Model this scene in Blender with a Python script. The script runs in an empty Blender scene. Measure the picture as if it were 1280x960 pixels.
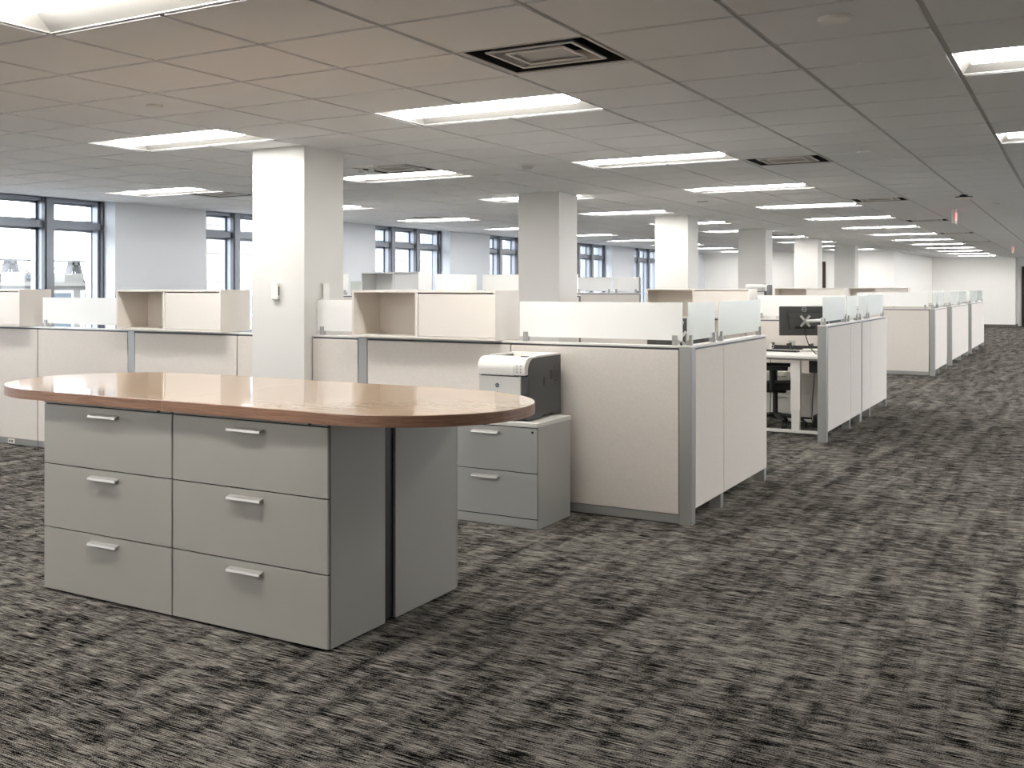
import bpy, bmesh, math, random
from mathutils import Vector, Matrix
random.seed(7)
S = bpy.context.scene
COL = S.collection
R = math.radians
C = 2.76                    # ceiling height

# ------------------------------------------------------------------ materials
def newmat(name):
    m = bpy.data.materials.new(name); m.use_nodes = True
    nt = m.node_tree; b = nt.nodes['Principled BSDF']
    return m, nt, b
def srgb(r, g, b):
    f = lambda c: (c/255/12.92) if c/255 <= .04045 else ((c/255+.055)/1.055)**2.4
    return (f(r), f(g), f(b), 1)
def plain(name, rgb, rough=.5, metal=0, spec=.5, bump=0, bscale=200, vary=0, vscale=4, coat=0):
    m, nt, b = newmat(name)
    b.inputs['Base Color'].default_value = srgb(*rgb)
    b.inputs['Roughness'].default_value = rough
    b.inputs['Metallic'].default_value = metal
    b.inputs['Specular IOR Level'].default_value = spec
    b.inputs['Coat Weight'].default_value = coat
    tc = nt.nodes.new('ShaderNodeTexCoord')
    if vary:
        n = nt.nodes.new('ShaderNodeTexNoise'); n.inputs['Scale'].default_value = vscale; n.inputs['Detail'].default_value = 4
        nt.links.new(tc.outputs['Object'], n.inputs['Vector'])
        mx = nt.nodes.new('ShaderNodeMixRGB')
        c = srgb(*rgb)
        mx.inputs[1].default_value = tuple(v*(1-vary) for v in c[:3])+(1,)
        mx.inputs[2].default_value = tuple(min(1, v*(1+vary)) for v in c[:3])+(1,)
        nt.links.new(n.outputs['Fac'], mx.inputs[0]); nt.links.new(mx.outputs[0], b.inputs['Base Color'])
    if bump:
        n = nt.nodes.new('ShaderNodeTexNoise'); n.inputs['Scale'].default_value = bscale
        nt.links.new(tc.outputs['Object'], n.inputs['Vector'])
        bp = nt.nodes.new('ShaderNodeBump'); bp.inputs['Strength'].default_value = bump; bp.inputs['Distance'].default_value = .001
        nt.links.new(n.outputs['Fac'], bp.inputs['Height']); nt.links.new(bp.outputs[0], b.inputs['Normal'])
    return m
def emit(name, rgb, s):
    m, nt, b = newmat(name)
    b.inputs['Base Color'].default_value = (0.8, .8, .8, 1)
    b.inputs['Emission Color'].default_value = (*rgb, 1); b.inputs['Emission Strength'].default_value = s
    return m
M = {}
M['wall'] = plain('painted_wall', (242, 240, 236), .6, bump=.15, bscale=300, vary=.015)
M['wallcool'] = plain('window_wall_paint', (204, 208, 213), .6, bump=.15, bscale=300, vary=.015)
M['column'] = plain('column_paint', (214, 212, 207), .55, bump=.15, bscale=300, vary=.01)
M['tile'] = plain('ceiling_tile', (236, 237, 238), 1, spec=0, bump=.5, bscale=350, vary=.02, vscale=1.3)
M['grid'] = plain('ceiling_grid_metal', (190, 189, 186), .55)
M['grid2'] = plain('vent_lip_enamel', (222, 219, 212), .35)
M['plenum'] = plain('duct_dark', (30, 30, 30), .9)
M['ventmetal'] = plain('vent_metal', (176, 173, 167), .4, vary=.03)
M['reflector'] = plain('troffer_reflector', (152, 150, 145), .35)
M['lens'] = emit('fluorescent_lens', (1.0, .975, .945), 12.5)
M['cab'] = plain('grey_painted_steel', (158, 156, 149), .38, vary=.015, bump=.08, bscale=500)
M['gapshade'] = plain('gap_shade_black', (12, 12, 12), .7)  # near-black that paints the shade between drawers
M['ped'] = plain('silver_painted_steel', (178, 178, 175), .33, metal=.15, vary=.015, bump=.08, bscale=500)
M['handle'] = plain('brushed_aluminium_pull', (178, 177, 173), .3, metal=.35)
M['white'] = plain('white_laminate', (228, 226, 219), .35, vary=.01)
M['ovh'] = plain('cream_laminate', (226, 219, 210), .4, vary=.012)
M['ovhwhite'] = plain('cool_white_laminate', (226, 226, 224), .4, vary=.012)
M['alum'] = plain('silver_partition_frame', (160, 160, 157), .36, metal=.35, vary=.02)
M['cap'] = plain('partition_top_cap', (214, 212, 207), .35, metal=.1)
M['clip'] = plain('brushed_clip', (168, 168, 165), .35, metal=.5)
M['black'] = plain('black_plastic', (22, 22, 23), .45)
M['mesh'] = plain('black_chair_mesh', (18, 18, 19), .8)
M['monback'] = plain('dark_grey_monitor_plastic', (74, 74, 74), .38, vary=.02)
M['prnw'] = plain('printer_white_plastic', (228, 226, 221), .4, vary=.01)
M['prnd'] = plain('printer_charcoal_plastic', (72, 73, 74), .45, vary=.02)
M['logo'] = plain('logo_blue_grey', (60, 68, 80), .4)
M['logow'] = plain('logo_silver', (215, 215, 215), .3)
M['frame'] = plain('window_frame_paint', (138, 143, 151), .33, metal=.2, vary=.04, vscale=3)
M['framed'] = plain('window_frame_dark_gasket', (74, 77, 84), .45)
M['reveal'] = plain('white_reveal', (228, 231, 235), .5)
M['base'] = plain('grey_baseboard', (92, 86, 80), .5)
M['brown'] = plain('dark_brown_wood', (58, 42, 32), .4, vary=.15, vscale=6)
M['paper'] = plain('paper', (235, 233, 226), .8)
M['steel'] = plain('pale_steel', (205, 205, 202), .3, metal=.4)
M['concrete'] = plain('rooftop_stone', (120, 119, 114), .8, vary=.06, vscale=2)
M['bridge'] = plain('bridge_paint', (66, 66, 65), .7)
M['winglass_dark'] = plain('far_window_glass', (95, 105, 112), .15)
M['red'] = emit('exit_red', (1.0, .12, .09), .7)
M['exitface'] = plain('exit_panel', (240, 214, 210), .3)

def fabric(name, c1, c2):
    m, nt, b = newmat(name); b.inputs['Roughness'].default_value = .85; b.inputs['Specular IOR Level'].default_value = .2
    tc = nt.nodes.new('ShaderNodeTexCoord'); mp = nt.nodes.new('ShaderNodeMapping')
    mp.inputs['Scale'].default_value = (60, 60, 420)
    n = nt.nodes.new('ShaderNodeTexNoise'); n.inputs['Scale'].default_value = 1; n.inputs['Detail'].default_value = 3
    r = nt.nodes.new('ShaderNodeValToRGB'); r.color_ramp.elements[0].position = .35; r.color_ramp.elements[1].position = .65
    r.color_ramp.elements[0].color = srgb(*c1); r.color_ramp.elements[1].color = srgb(*c2)
    nt.links.new(tc.outputs['Object'], mp.inputs[0]); nt.links.new(mp.outputs[0], n.inputs['Vector'])
    nt.links.new(n.outputs['Fac'], r.inputs[0]); nt.links.new(r.outputs[0], b.inputs['Base Color'])
    bp = nt.nodes.new('ShaderNodeBump'); bp.inputs['Strength'].default_value = .15; bp.inputs['Distance'].default_value = .001
    nt.links.new(n.outputs['Fac'], bp.inputs['Height']); nt.links.new(bp.outputs[0], b.inputs['Normal'])
    return m
M['fabric'] = fabric('woven_panel_fabric', (208, 201, 193), (219, 212, 204))

def frontfresnel(nt, ior):
    # surface reflection on the outer faces only (no total internal reflection inside a thin pane)
    f = nt.nodes.new('ShaderNodeFresnel'); f.inputs[0].default_value = ior
    g = nt.nodes.new('ShaderNodeNewGeometry'); i = nt.nodes.new('ShaderNodeMath'); i.operation = 'SUBTRACT'; i.inputs[0].default_value = 1
    nt.links.new(g.outputs['Backfacing'], i.inputs[1])
    m = nt.nodes.new('ShaderNodeMath'); m.operation = 'MULTIPLY'; nt.links.new(f.outputs[0], m.inputs[0]); nt.links.new(i.outputs[0], m.inputs[1])
    return m.outputs[0]
def frosted(name, rgb, transl=.45, clear=0.0):
    m = bpy.data.materials.new(name); m.use_nodes = True; nt = m.node_tree; nt.nodes.clear()
    out = nt.nodes.new('ShaderNodeOutputMaterial')
    d = nt.nodes.new('ShaderNodeBsdfDiffuse'); d.inputs[0].default_value = srgb(*rgb)
    t = nt.nodes.new('ShaderNodeBsdfTranslucent'); t.inputs[0].default_value = srgb(*rgb)
    g = nt.nodes.new('ShaderNodeBsdfGlossy'); g.inputs['Roughness'].default_value = .25
    tc = nt.nodes.new('ShaderNodeTexCoord'); n = nt.nodes.new('ShaderNodeTexNoise'); n.inputs['Scale'].default_value = 900
    nt.links.new(tc.outputs['Object'], n.inputs['Vector'])
    mr = nt.nodes.new('ShaderNodeMapRange'); mr.inputs[3].default_value = .22; mr.inputs[4].default_value = .3
    nt.links.new(n.outputs['Fac'], mr.inputs[0]); nt.links.new(mr.outputs[0], g.inputs['Roughness'])
    a = nt.nodes.new('ShaderNodeMixShader'); a.inputs[0].default_value = transl
    nt.links.new(d.outputs[0], a.inputs[1]); nt.links.new(t.outputs[0], a.inputs[2])
    b = nt.nodes.new('ShaderNodeMixShader'); nt.links.new(frontfresnel(nt, 1.45), b.inputs[0])
    nt.links.new(a.outputs[0], b.inputs[1]); nt.links.new(g.outputs[0], b.inputs[2])
    if clear > 0:
        tr = nt.nodes.new('ShaderNodeBsdfTransparent'); c = nt.nodes.new('ShaderNodeMixShader'); c.inputs[0].default_value = clear
        nt.links.new(b.outputs[0], c.inputs[1]); nt.links.new(tr.outputs[0], c.inputs[2]); b = c
    nt.links.new(b.outputs[0], out.inputs[0])
    return m
M['frost'] = frosted('frosted_white_glass', (250, 250, 248), .45)
M['frostg'] = frosted('frosted_green_glass', (232, 235, 229), .45, .1)

def clearglass(name, tint=(1, 1, 1, 1), ior=1.5):
    m = bpy.data.materials.new(name); m.use_nodes = True; nt = m.node_tree; nt.nodes.clear()
    out = nt.nodes.new('ShaderNodeOutputMaterial')
    t = nt.nodes.new('ShaderNodeBsdfTransparent'); t.inputs[0].default_value = tint
    g = nt.nodes.new('ShaderNodeBsdfGlossy'); g.inputs['Roughness'].default_value = .0
    b = nt.nodes.new('ShaderNodeMixShader'); nt.links.new(frontfresnel(nt, ior), b.inputs[0])
    nt.links.new(t.outputs[0], b.inputs[1]); nt.links.new(g.outputs[0], b.inputs[2])
    nt.links.new(b.outputs[0], out.inputs[0]); return m
M['glass'] = clearglass('window_glass', (.97, .98, 1, 1))
M['tumbler'] = clearglass('drinking_glass', (.93, .95, .94, 1))

def carpet():
    m, nt, b = newmat('carpet_tile'); b.inputs['Roughness'].default_value = 1; b.inputs['Specular IOR Level'].default_value = 0
    tc = nt.nodes.new('ShaderNodeTexCoord')
    def noise(sx, sy, detail=2, rough=.5, off=0, scale=1):
        mp = nt.nodes.new('ShaderNodeMapping'); mp.inputs['Scale'].default_value = (sx, sy, 1); mp.inputs['Location'].default_value = (off, off*1.7, 0)
        n = nt.nodes.new('ShaderNodeTexNoise'); n.inputs['Scale'].default_value = scale; n.inputs['Detail'].default_value = detail; n.inputs['Roughness'].default_value = rough
        nt.links.new(tc.outputs['Object'], mp.inputs[0]); nt.links.new(mp.outputs[0], n.inputs['Vector']); return n.outputs['Fac']
    def math_(op, a, bb, clamp=False):
        n = nt.nodes.new('ShaderNodeMath'); n.operation = op; n.use_clamp = clamp
        for i, v in enumerate((a, bb)):
            if isinstance(v, (int, float)): n.inputs[i].default_value = v
            else: nt.links.new(v, n.inputs[i])
        return n.outputs[0]
    fine = noise(7, 330, 2, .6)                 # long thread streaks
    dots = noise(220, 380, 1, .5, 3)            # pile speckle
    bx = noise(2.2, 11.0, 4, .65, 11)             # broad cross bands
    by = noise(7.5, .9, 4, .65, 23)             # broad lengthwise bands
    bl = noise(9, 14, 4, .75, 31)
    v = math_('MULTIPLY', math_('SUBTRACT', fine, .5), 9)
    v = math_('ADD', v, math_('MULTIPLY', math_('SUBTRACT', dots, .5), 4.2))
    v = math_('ADD', v, math_('MULTIPLY', math_('SUBTRACT', bx, .5), 1.6))
    v = math_('ADD', v, math_('MULTIPLY', math_('SUBTRACT', by, .5), 2.4))
    v = math_('ADD', v, math_('MULTIPLY', math_('SUBTRACT', bl, .5), 3.0))
    v = math_('ADD', v, .31, True)
    r = nt.nodes.new('ShaderNodeValToRGB'); e = r.color_ramp.elements
    e[0].position = .12; e[0].color = srgb(14, 13, 13); e[1].position = .95; e[1].color = srgb(160, 155, 147)
    q = r.color_ramp.elements.new(.35); q.color = srgb(33, 32, 31)
    q = r.color_ramp.elements.new(.62); q.color = srgb(64, 62, 59)
    nt.links.new(v, r.inputs[0]); nt.links.new(r.outputs[0], b.inputs['Base Color'])
    bp = nt.nodes.new('ShaderNodeBump'); bp.inputs['Strength'].default_value = .4; bp.inputs['Distance'].default_value = .003
    nt.links.new(fine, bp.inputs['Height']); nt.links.new(bp.outputs[0], b.inputs['Normal'])
    return m
M['carpet'] = carpet()

def wood(name, c1, c2, scale, rough, strength=1.0, coat=0):
    m, nt, b = newmat(name); b.inputs['Roughness'].default_value = rough; b.inputs['Coat Weight'].default_value = coat; b.inputs['Coat Roughness'].default_value = .05
    tc = nt.nodes.new('ShaderNodeTexCoord'); mp = nt.nodes.new('ShaderNodeMapping'); mp.inputs['Scale'].default_value = scale
    n = nt.nodes.new('ShaderNodeTexNoise'); n.inputs['Scale'].default_value = 1; n.inputs['Detail'].default_value = 5; n.inputs['Roughness'].default_value = .65
    nt.links.new(tc.outputs['Object'], mp.inputs[0]); nt.links.new(mp.outputs[0], n.inputs['Vector'])
    r = nt.nodes.new('ShaderNodeValToRGB'); r.color_ramp.elements[0].position = .3; r.color_ramp.elements[1].position = .7
    r.color_ramp.elements[0].color = srgb(*c1); r.color_ramp.elements[1].color = srgb(*c2)
    nt.links.new(n.outputs['Fac'], r.inputs[0]); nt.links.new(r.outputs[0], b.inputs['Base Color'])
    return m
M['woodtop'] = wood('maple_laminate_top', (188, 160, 134), (202, 176, 149), (2.5, 45, 1), .065)
M['woodedge'] = wood('walnut_brown_edge', (112, 80, 61), (160, 122, 97), (7, 7, 160), .35)

def facade():
    m, nt, b = newmat('cream_stone_courses'); b.inputs['Roughness'].default_value = .8
    tc = nt.nodes.new('ShaderNodeTexCoord'); mp = nt.nodes.new('ShaderNodeMapping'); mp.inputs['Rotation'].default_value = (R(90), 0, R(90))
    br = nt.nodes.new('ShaderNodeTexBrick'); br.inputs['Color1'].default_value = srgb(130, 127, 119); br.inputs['Color2'].default_value = srgb(122, 119, 110)
    br.inputs['Mortar'].default_value = srgb(92, 90, 84); br.inputs['Scale'].default_value = 1; br.inputs['Brick Width'].default_value = 1.2; br.inputs['Row Height'].default_value = .35; br.inputs['Mortar Size'].default_value = .03
    nt.links.new(tc.outputs['Object'], mp.inputs[0]); nt.links.new(mp.outputs[0], br.inputs['Vector']); nt.links.new(br.outputs[0], b.inputs['Base Color'])
    return m
M['facade'] = facade()

# ------------------------------------------------------------------ mesh helpers
class MB:
    def __init__(s): s.v = []; s.f = []; s.mi = []; s.mats = []
    def _m(s, mat):
        if mat is None: return 0
        if mat not in s.mats: s.mats.append(mat)
        return s.mats.index(mat)
    def box(s, x0, x1, y0, y1, z0, z1, mat=None, T=None):
        n = len(s.v); k = s._m(mat)
        p = [(x, y, z) for z in (z0, z1) for y in (y0, y1) for x in (x0, x1)]
        if T: p = [tuple(T @ Vector(q)) for q in p]
        s.v += p
        for q in ((0, 2, 3, 1), (4, 5, 7, 6), (0, 1, 5, 4), (2, 6, 7, 3), (0, 4, 6, 2), (1, 3, 7, 5)):
            s.f.append(tuple(n+i for i in q)); s.mi.append(k)
        return s
    def prism(s, poly, a0, a1, axis='z', mat=None, T=None):
        # poly: list of 2D points; extruded along axis
        n = len(s.v); k = s._m(mat); m = len(poly)
        for a in (a0, a1):
            for (p, q) in poly:
                c = {'z': (p, q, a), 'x': (a, p, q), 'y': (p, a, q)}[axis]
                s.v.append(tuple(T @ Vector(c)) if T else c)
        flip = axis == 'y'
        A = list(range(n, n+m)); B = list(range(n+m, n+2*m))
        s.f.append(tuple(A if flip else A[::-1])); s.mi.append(k)
        s.f.append(tuple(B[::-1] if flip else B)); s.mi.append(k)
        for i in range(m):
            j = (i+1) % m
            q = (A[i], A[j], B[j], B[i]); s.f.append(q[::-1] if flip else q); s.mi.append(k)
        return s
    def cyl(s, c, r, h, axis='z', n=24, r2=None, mat=None, T=None):
        r2 = r if r2 is None else r2
        N = len(s.v); k = s._m(mat)
        for a, rr in ((0, r), (h, r2)):
            for i in range(n):
                t = 2*math.pi*i/n; u, w = rr*math.cos(t), rr*math.sin(t)
                p = {'z': (c[0]+u, c[1]+w, c[2]+a), 'x': (c[0]+a, c[1]+u, c[2]+w), 'y': (c[0]+w, c[1]+a, c[2]+u)}[axis]
                s.v.append(tuple(T @ Vector(p)) if T else p)
        s.f.append(tuple(range(N+n-1, N-1, -1))); s.f.append(tuple(range(N+n, N+2*n))); s.mi += [k, k]
        for i in range(n):
            j = (i+1) % n; s.f.append((N+i, N+j, N+n+j, N+n+i)); s.mi.append(k)
        return s
    def tube(s, pts, r, n=8, mat=None):
        k = s._m(mat); pts = [Vector(p) for p in pts]; N = len(s.v)
        for i, p in enumerate(pts):
            d = (pts[min(i+1, len(pts)-1)]-pts[max(i-1, 0)]).normalized()
            up = Vector((0, 0, 1)) if abs(d.z) < .9 else Vector((1, 0, 0))
            a = d.cross(up).normalized(); b = a.cross(d)
            for j in range(n):
                t = 2*math.pi*j/n; s.v.append(tuple(p+a*(r*math.cos(t))+b*(r*math.sin(t))))
        for i in range(len(pts)-1):
            for j in range(n):
                q = (j+1) % n; s.f.append((N+i*n+j, N+i*n+q, N+(i+1)*n+q, N+(i+1)*n+j)); s.mi.append(k)
        s.f.append(tuple(range(N+n-1, N-1, -1))); s.f.append(tuple(range(N+(len(pts)-1)*n, N+len(pts)*n))); s.mi += [k, k]
        return s
    def quad(s, p, mat=None):
        n = len(s.v); s.v += p; s.f.append(tuple(range(n, n+len(p)))); s.mi.append(s._m(mat)); return s
    def build(s, name, mat=None, parent=None, bevel=0, smooth=False, world=True, seg=2, at=None):
        me = bpy.data.meshes.new(name)
        v = s.v
        off = Vector((0, 0, 0))
        if at is not None: off = Vector(at)
        elif parent is not None and world: off = wloc(parent)
        v = [(p[0]-off[0], p[1]-off[1], p[2]-off[2]) for p in v]
        me.from_pydata(v, [], s.f)
        if mat is not None and None not in (mat,): me.materials.append(mat)
        if s.mats:
            base = len(me.materials)
            for m in s.mats: me.materials.append(m)
            for p, k in zip(me.polygons, s.mi): p.material_index = base+k if base == 0 else k+0
        bm = bmesh.new(); bm.from_mesh(me); bmesh.ops.recalc_face_normals(bm, faces=bm.faces); bm.to_mesh(me); bm.free()
        o = bpy.data.objects.new(name, me); COL.objects.link(o)
        if parent is not None: o.parent = parent
        elif at is not None: o.location = at
        if smooth:
            for p in me.polygons: p.use_smooth = True
        if bevel:
            b = o.modifiers.new('bevel', 'BEVEL'); b.width = bevel; b.segments = seg; b.limit_method = 'ANGLE'; b.angle_limit = R(50)
        return o
def wloc(o):
    l = Vector((0, 0, 0))
    while o is not None: l += o.location; o = o.parent
    return l
def tag(o, label, cat, group=None):
    o['label'] = label; o['category'] = cat
    if group: o['group'] = group
    return o
def thing(name, label, cat, loc, rz=0, group=None):
    o = bpy.data.objects.new(name, None); COL.objects.link(o); o.empty_display_size = .1
    o.location = loc; o.rotation_euler = (0, 0, rz); return tag(o, label, cat, group)
def struct(o): o['kind'] = 'structure'; return o
def dup(root, loc, rz=None, label=None, group=None):
    r = root.copy(); COL.objects.link(r); r.location = loc
    if rz is not None: r.rotation_euler = (0, 0, rz)
    if label: r['label'] = label
    if group: r['group'] = group
    for ch in list(root.children):
        c = ch.copy(); COL.objects.link(c); c.parent = r
        for g in ch.children:
            d = g.copy(); COL.objects.link(d); d.parent = c
    return r
def textmesh(txt, size, depth, name, mat, parent, T, shear=0):
    cu = bpy.data.curves.new('t', 'FONT'); cu.body = txt; cu.size = size; cu.extrude = depth; cu.align_x = 'CENTER'; cu.align_y = 'CENTER'; cu.shear = shear
    o = bpy.data.objects.new('t', cu); COL.objects.link(o)
    me = bpy.data.meshes.new_from_object(o); bpy.data.objects.remove(o); bpy.data.curves.remove(cu)
    me.transform(T); me.materials.clear(); me.materials.append(mat); me.name = name
    r = bpy.data.objects.new(name, me); COL.objects.link(r); r.parent = parent; return r
ORD = ['first', 'second', 'third', 'fourth', 'fifth', 'sixth', 'seventh', 'eighth', 'ninth', 'tenth', 'eleventh', 'twelfth', 'thirteenth', 'fourteenth', 'fifteenth', 'sixteenth']

# ------------------------------------------------------------------ room shell
XL, XR, YB, YF, YA = -11.15, 6.0, -4.0, 48.0, 37.5
m = MB().box(-11.75, XR+.3, YB-.2, 50.2, -.2, 0, None); struct(m.build('floor', M['carpet']))
# ceiling grid: nodes X0+i*TX, Y0+j*TY
X0, TX, Y0, TY = -.55, .688, 3.3, .66
lights = []; vents = []
for k in range(-2, 14): lights.append((-5, k))
for k in range(-2, 11): lights.append((-9, k))
for k in range(-2, 11): lights.append((-14, k))
for k in [1, 2]+list(range(4, 14)): lights.append((0, k))  # past the first pair: unseen, added to brighten the aisle panels
for k in range(1, 14): lights.append((5, k))  # unseen row, added for more light from the right
for j in (2, 10, 18, 26, 34, 42): vents.append((-3, j))
vents += [(-8, 8), (-8, 32), (-13, 10), (-13, 18)]
holes = set()
for i, k in lights:
    j = k*5-1                      # far edge at Y0+5k*TY
    holes.add((i, j)); holes.add((i+1, j))
for i, j in vents: holes.add((i, j))
tl = MB(); gr = MB()
i0, i1 = -16, 9; j0, j1 = -11, 71
def cx(i): return max(XL-.05, min(XR, X0+i*TX))
def cy(j): return max(YB, min(49.8, Y0+j*TY))
for i in range(i0, i1+1):
    for j in range(j0, j1):
        if (i, j) in holes: continue
        x0, x1, y0, y1 = cx(i), cx(i+1), cy(j), cy(j+1)
        if x1-x0 < .05 or y1-y0 < .05: continue
        g = .015; zt = C-.009; zz = C+.006
        a = [(x0+g, y0+g), (x1-g, y0+g), (x1-g, y1-g), (x0+g, y1-g)]
        b = [(x0+g-.002, y0+g-.002), (x1-g+.002, y0+g-.002), (x1-g+.002, y1-g+.002), (x0+g-.002, y1-g+.002)]
        n = len(tl.v); tl.v += [(p[0], p[1], zt) for p in a]+[(p[0], p[1], zz) for p in b]
        tl.f.append((n+3, n+2, n+1, n)); tl.mi.append(0)
        for q in range(4):
            w = (q+1) % 4; tl.f.append((n+q, n+w, n+4+w, n+4+q)); tl.mi.append(0)
def plainbuild(mb, name, mat):
    me = bpy.data.meshes.new(name); me.from_pydata(mb.v, [], mb.f); me.materials.append(mat)
    o = bpy.data.objects.new(name, me); COL.objects.link(o); return o
struct(plainbuild(tl, 'ceiling', M['tile']))
for i in range(i0, i1+2):
    x = X0+i*TX
    if XL < x < XR:
        gaps = sorted([(cy(j), cy(j+1)) for j in range(j0, j1) if (i-1, j) in holes and (i, j) in holes and any(ii == i-1 and k*5-1 == j for ii, k in lights)])
        y = YB
        for a, b in gaps+[(49.8, 49.8)]:
            if a > y: gr.box(x-.014, x+.014, y, a, C+.001, C+.012)
            y = max(y, b)
for j in range(j0, j1+1):
    y = Y0+j*TY
    if YB < y < 49.8: gr.box(XL, XR, y-.014, y+.014, C+.002, C+.013)
struct(gr.build('trim_1', M['grid']))
# slab above
struct(MB().box(-11.75, XR+.3, YB-.2, 50.2, C+.35, C+.5).build('trim_2', M['plenum']))

# windows on the left wall
WINS = [(-1.7+4.6*q, 1.1+4.6*q) for q in range(8)]        # y ranges 2.8 m wide
m = MB(); prev = YB
for a, b in WINS:
    if a-prev > .01: m.box(-11.7, XL, prev, a, 0, C+.35)
    prev = b
m.box(-11.7, XL, prev, 50, 0, C+.35)
for a, b in WINS: m.box(-11.7, XL, a, b, 0, .78)
for a, b in WINS: m.box(-11.7, XL, a, b, C+.01, C+.35)
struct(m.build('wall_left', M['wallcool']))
for q, (a, b) in enumerate(WINS):
    w = MB(); p = (b-a)/3
    # jambs and mullions: a front cover and a deeper body
    for s_ in range(4):
        yc = a+p*s_
        if s_ == 0: w.box(-11.66, -11.42, a, a+.07, .8, C, M['frame'])
        elif s_ == 3:
            w.box(-11.66, -11.42, b-.07, b, .8, C, M['frame']); w.box(-11.42, -11.36, b-.035, b, .8, C, M['framed'])
        else:
            w.box(-11.66, -11.40, yc-.05, yc+.05, .8, C, M['frame'])
            w.box(-11.42, -11.36, yc-.075, yc-.045, .8, C, M['framed'])
            w.box(-11.40, -11.35, yc-.045, yc+.075, .8, C, M['frame'])
    w.box(-11.60, -11.40, a, b, 2.37, 2.46, M['frame']); w.box(-11.62, -11.37, a, b, .78, .86, M['frame'])
    w.box(-11.60, -11.42, a, b, C-.04, C, M['frame'])
    for s_ in range(3):      # sash stiles
        ya, yb = a+p*s_+.05, a+p*(s_+1)-.05
        for z0, z1 in ((.86, 2.37), (2.46, C-.04)):
            w.box(-11.56, -11.53, ya, ya+.03, z0, z1, M['frame']); w.box(-11.56, -11.53, yb-.03, yb, z0, z1, M['frame'])
            w.box(-11.56, -11.53, ya, yb, z0, z0+.03, M['frame']); w.box(-11.56, -11.53, ya, yb, z1-.03, z1, M['frame'])
    o = struct(w.build('window_%d' % (q+1)))
    for s_ in range(3):
        for z0, z1 in ((.87, 2.36), (2.47, C-.05)):
            MB().box(-11.547, -11.543, a+p*s_+.06, a+p*(s_+1)-.06, z0, z1).build('pane', M['glass'], o)
    MB().box(-11.36, XL+.03, a, b, .76, .795).build('window_sill', M['reveal'], o)
# other walls
ADDED_WINS = [(12.5+4.8*q, 15.6+4.8*q) for q in range(7)]  # unseen right-wall windows, added to bring light to the aisle side
m = MB(); prev = YB
for a, b in ADDED_WINS: m.box(XR, XR+.3, prev, a, 0, C+.35); prev = b
m.box(XR, XR+.3, prev, 50, 0, C+.35)
for a, b in ADDED_WINS: m.box(XR, XR+.3, a, b, 0, .7); m.box(XR, XR+.3, a, b, C-.02, C+.35)
struct(m.build('wall_right', M['wall']))
for q, (a, b) in enumerate(ADDED_WINS):  # frames and glass of the added right-side windows
    w = MB()
    for yy in (a+.03, (a+b)/2, b-.03): w.box(XR+.12, XR+.2, yy-.03, yy+.03, .7, C-.02)
    w.box(XR+.12, XR+.2, a, b, .7, .76); w.box(XR+.12, XR+.2, a, b, C-.08, C-.02)
    o = struct(w.build('window_%d' % (q+9), M['frame']))
    for ya, yb in ((a+.06, (a+b)/2-.03), ((a+b)/2+.03, b-.06)): MB().box(XR+.155, XR+.161, ya, yb, .76, C-.08).build('pane', M['glass'], o)
struct(MB().box(-11.7, XR, YB-.2, YB, 0, C+.35).build('wall_back', M['wall']))
struct(MB().box(-11.7, -5.05, YA, YA+.15, 0, C+.35).build('wall_middle', M['wall']))
struct(MB().box(-5.20, -5.05, YA+.15, YF+.1, 0, C+.35).build('wall_return', M['wall']))
m = MB().box(-5.05, -2.13, YF, YF+.15, 0, C+.35).box(-2.28, -2.13, YF+.15, 49.8, 0, C+.35)
struct(m.build('wall_far', M['wall']))
m = MB().box(-2.13, -1.98, 49.65, 49.8, 0, C+.35).box(-1.98, -1.0, 49.65, 49.8, 2.4, C+.35).box(-1.0, XR, 49.65, 49.8, 0, C+.35)
struct(m.build('wall_recess', M['wall']))
struct(MB().box(-5.05, -2.12, YF-.015, YF, 0, .11).box(-2.13, -2.115, YF, 49.64, 0, .11).build('baseboard_far', M['base']))
struct(MB().box(XL, XL+.015, YB, YA, 0, .11).build('baseboard_left', M['base']))
# far door in the recess
d = struct(MB().box(-1.98, -1.86, 49.6, 49.7, 0, 2.4).box(-1.12, -1.0, 49.6, 49.7, 0, 2.4).box(-1.86, -1.12, 49.6, 49.7, 2.28, 2.4).box(-1.86, -1.12, 49.62, 49.68, 0, .22).box(-1.86,-1.76,49.62,49.68,.22,2.28).box(-1.22,-1.12,49.62,49.68,.22,2.28).build('door_1', M['brown']))
MB().box(-1.76, -1.22, 49.645, 49.655, .22, 2.28).build('pane', M['winglass_dark'], d)
MB().tube([(-1.8, 49.6, .95), (-1.8, 49.55, .95), (-1.8, 49.55, 1.2), (-1.8, 49.6, 1.2)], .01).build('door_handle', M['steel'], d)
d = struct(MB().box(-8.1, -7.12, YA-.05, YA, 0, 2.42, M['brown']).box(-8.02, -7.2, YA-.07, YA-.05, .02, 2.34, M['brown']).build('door_2'))
MB().box(-7.98, -7.9, YA-.12, YA-.07, 1.0, 1.03).build('door_handle', M['steel'], d)

# columns
for k in range(6):
    y = 6.97+5.06*k
    o = struct(MB().box(-5.9, -5.35, y, y+.55, 0, C+.05).build('column_%d' % (k+1), M['column'], bevel=.004))
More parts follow.
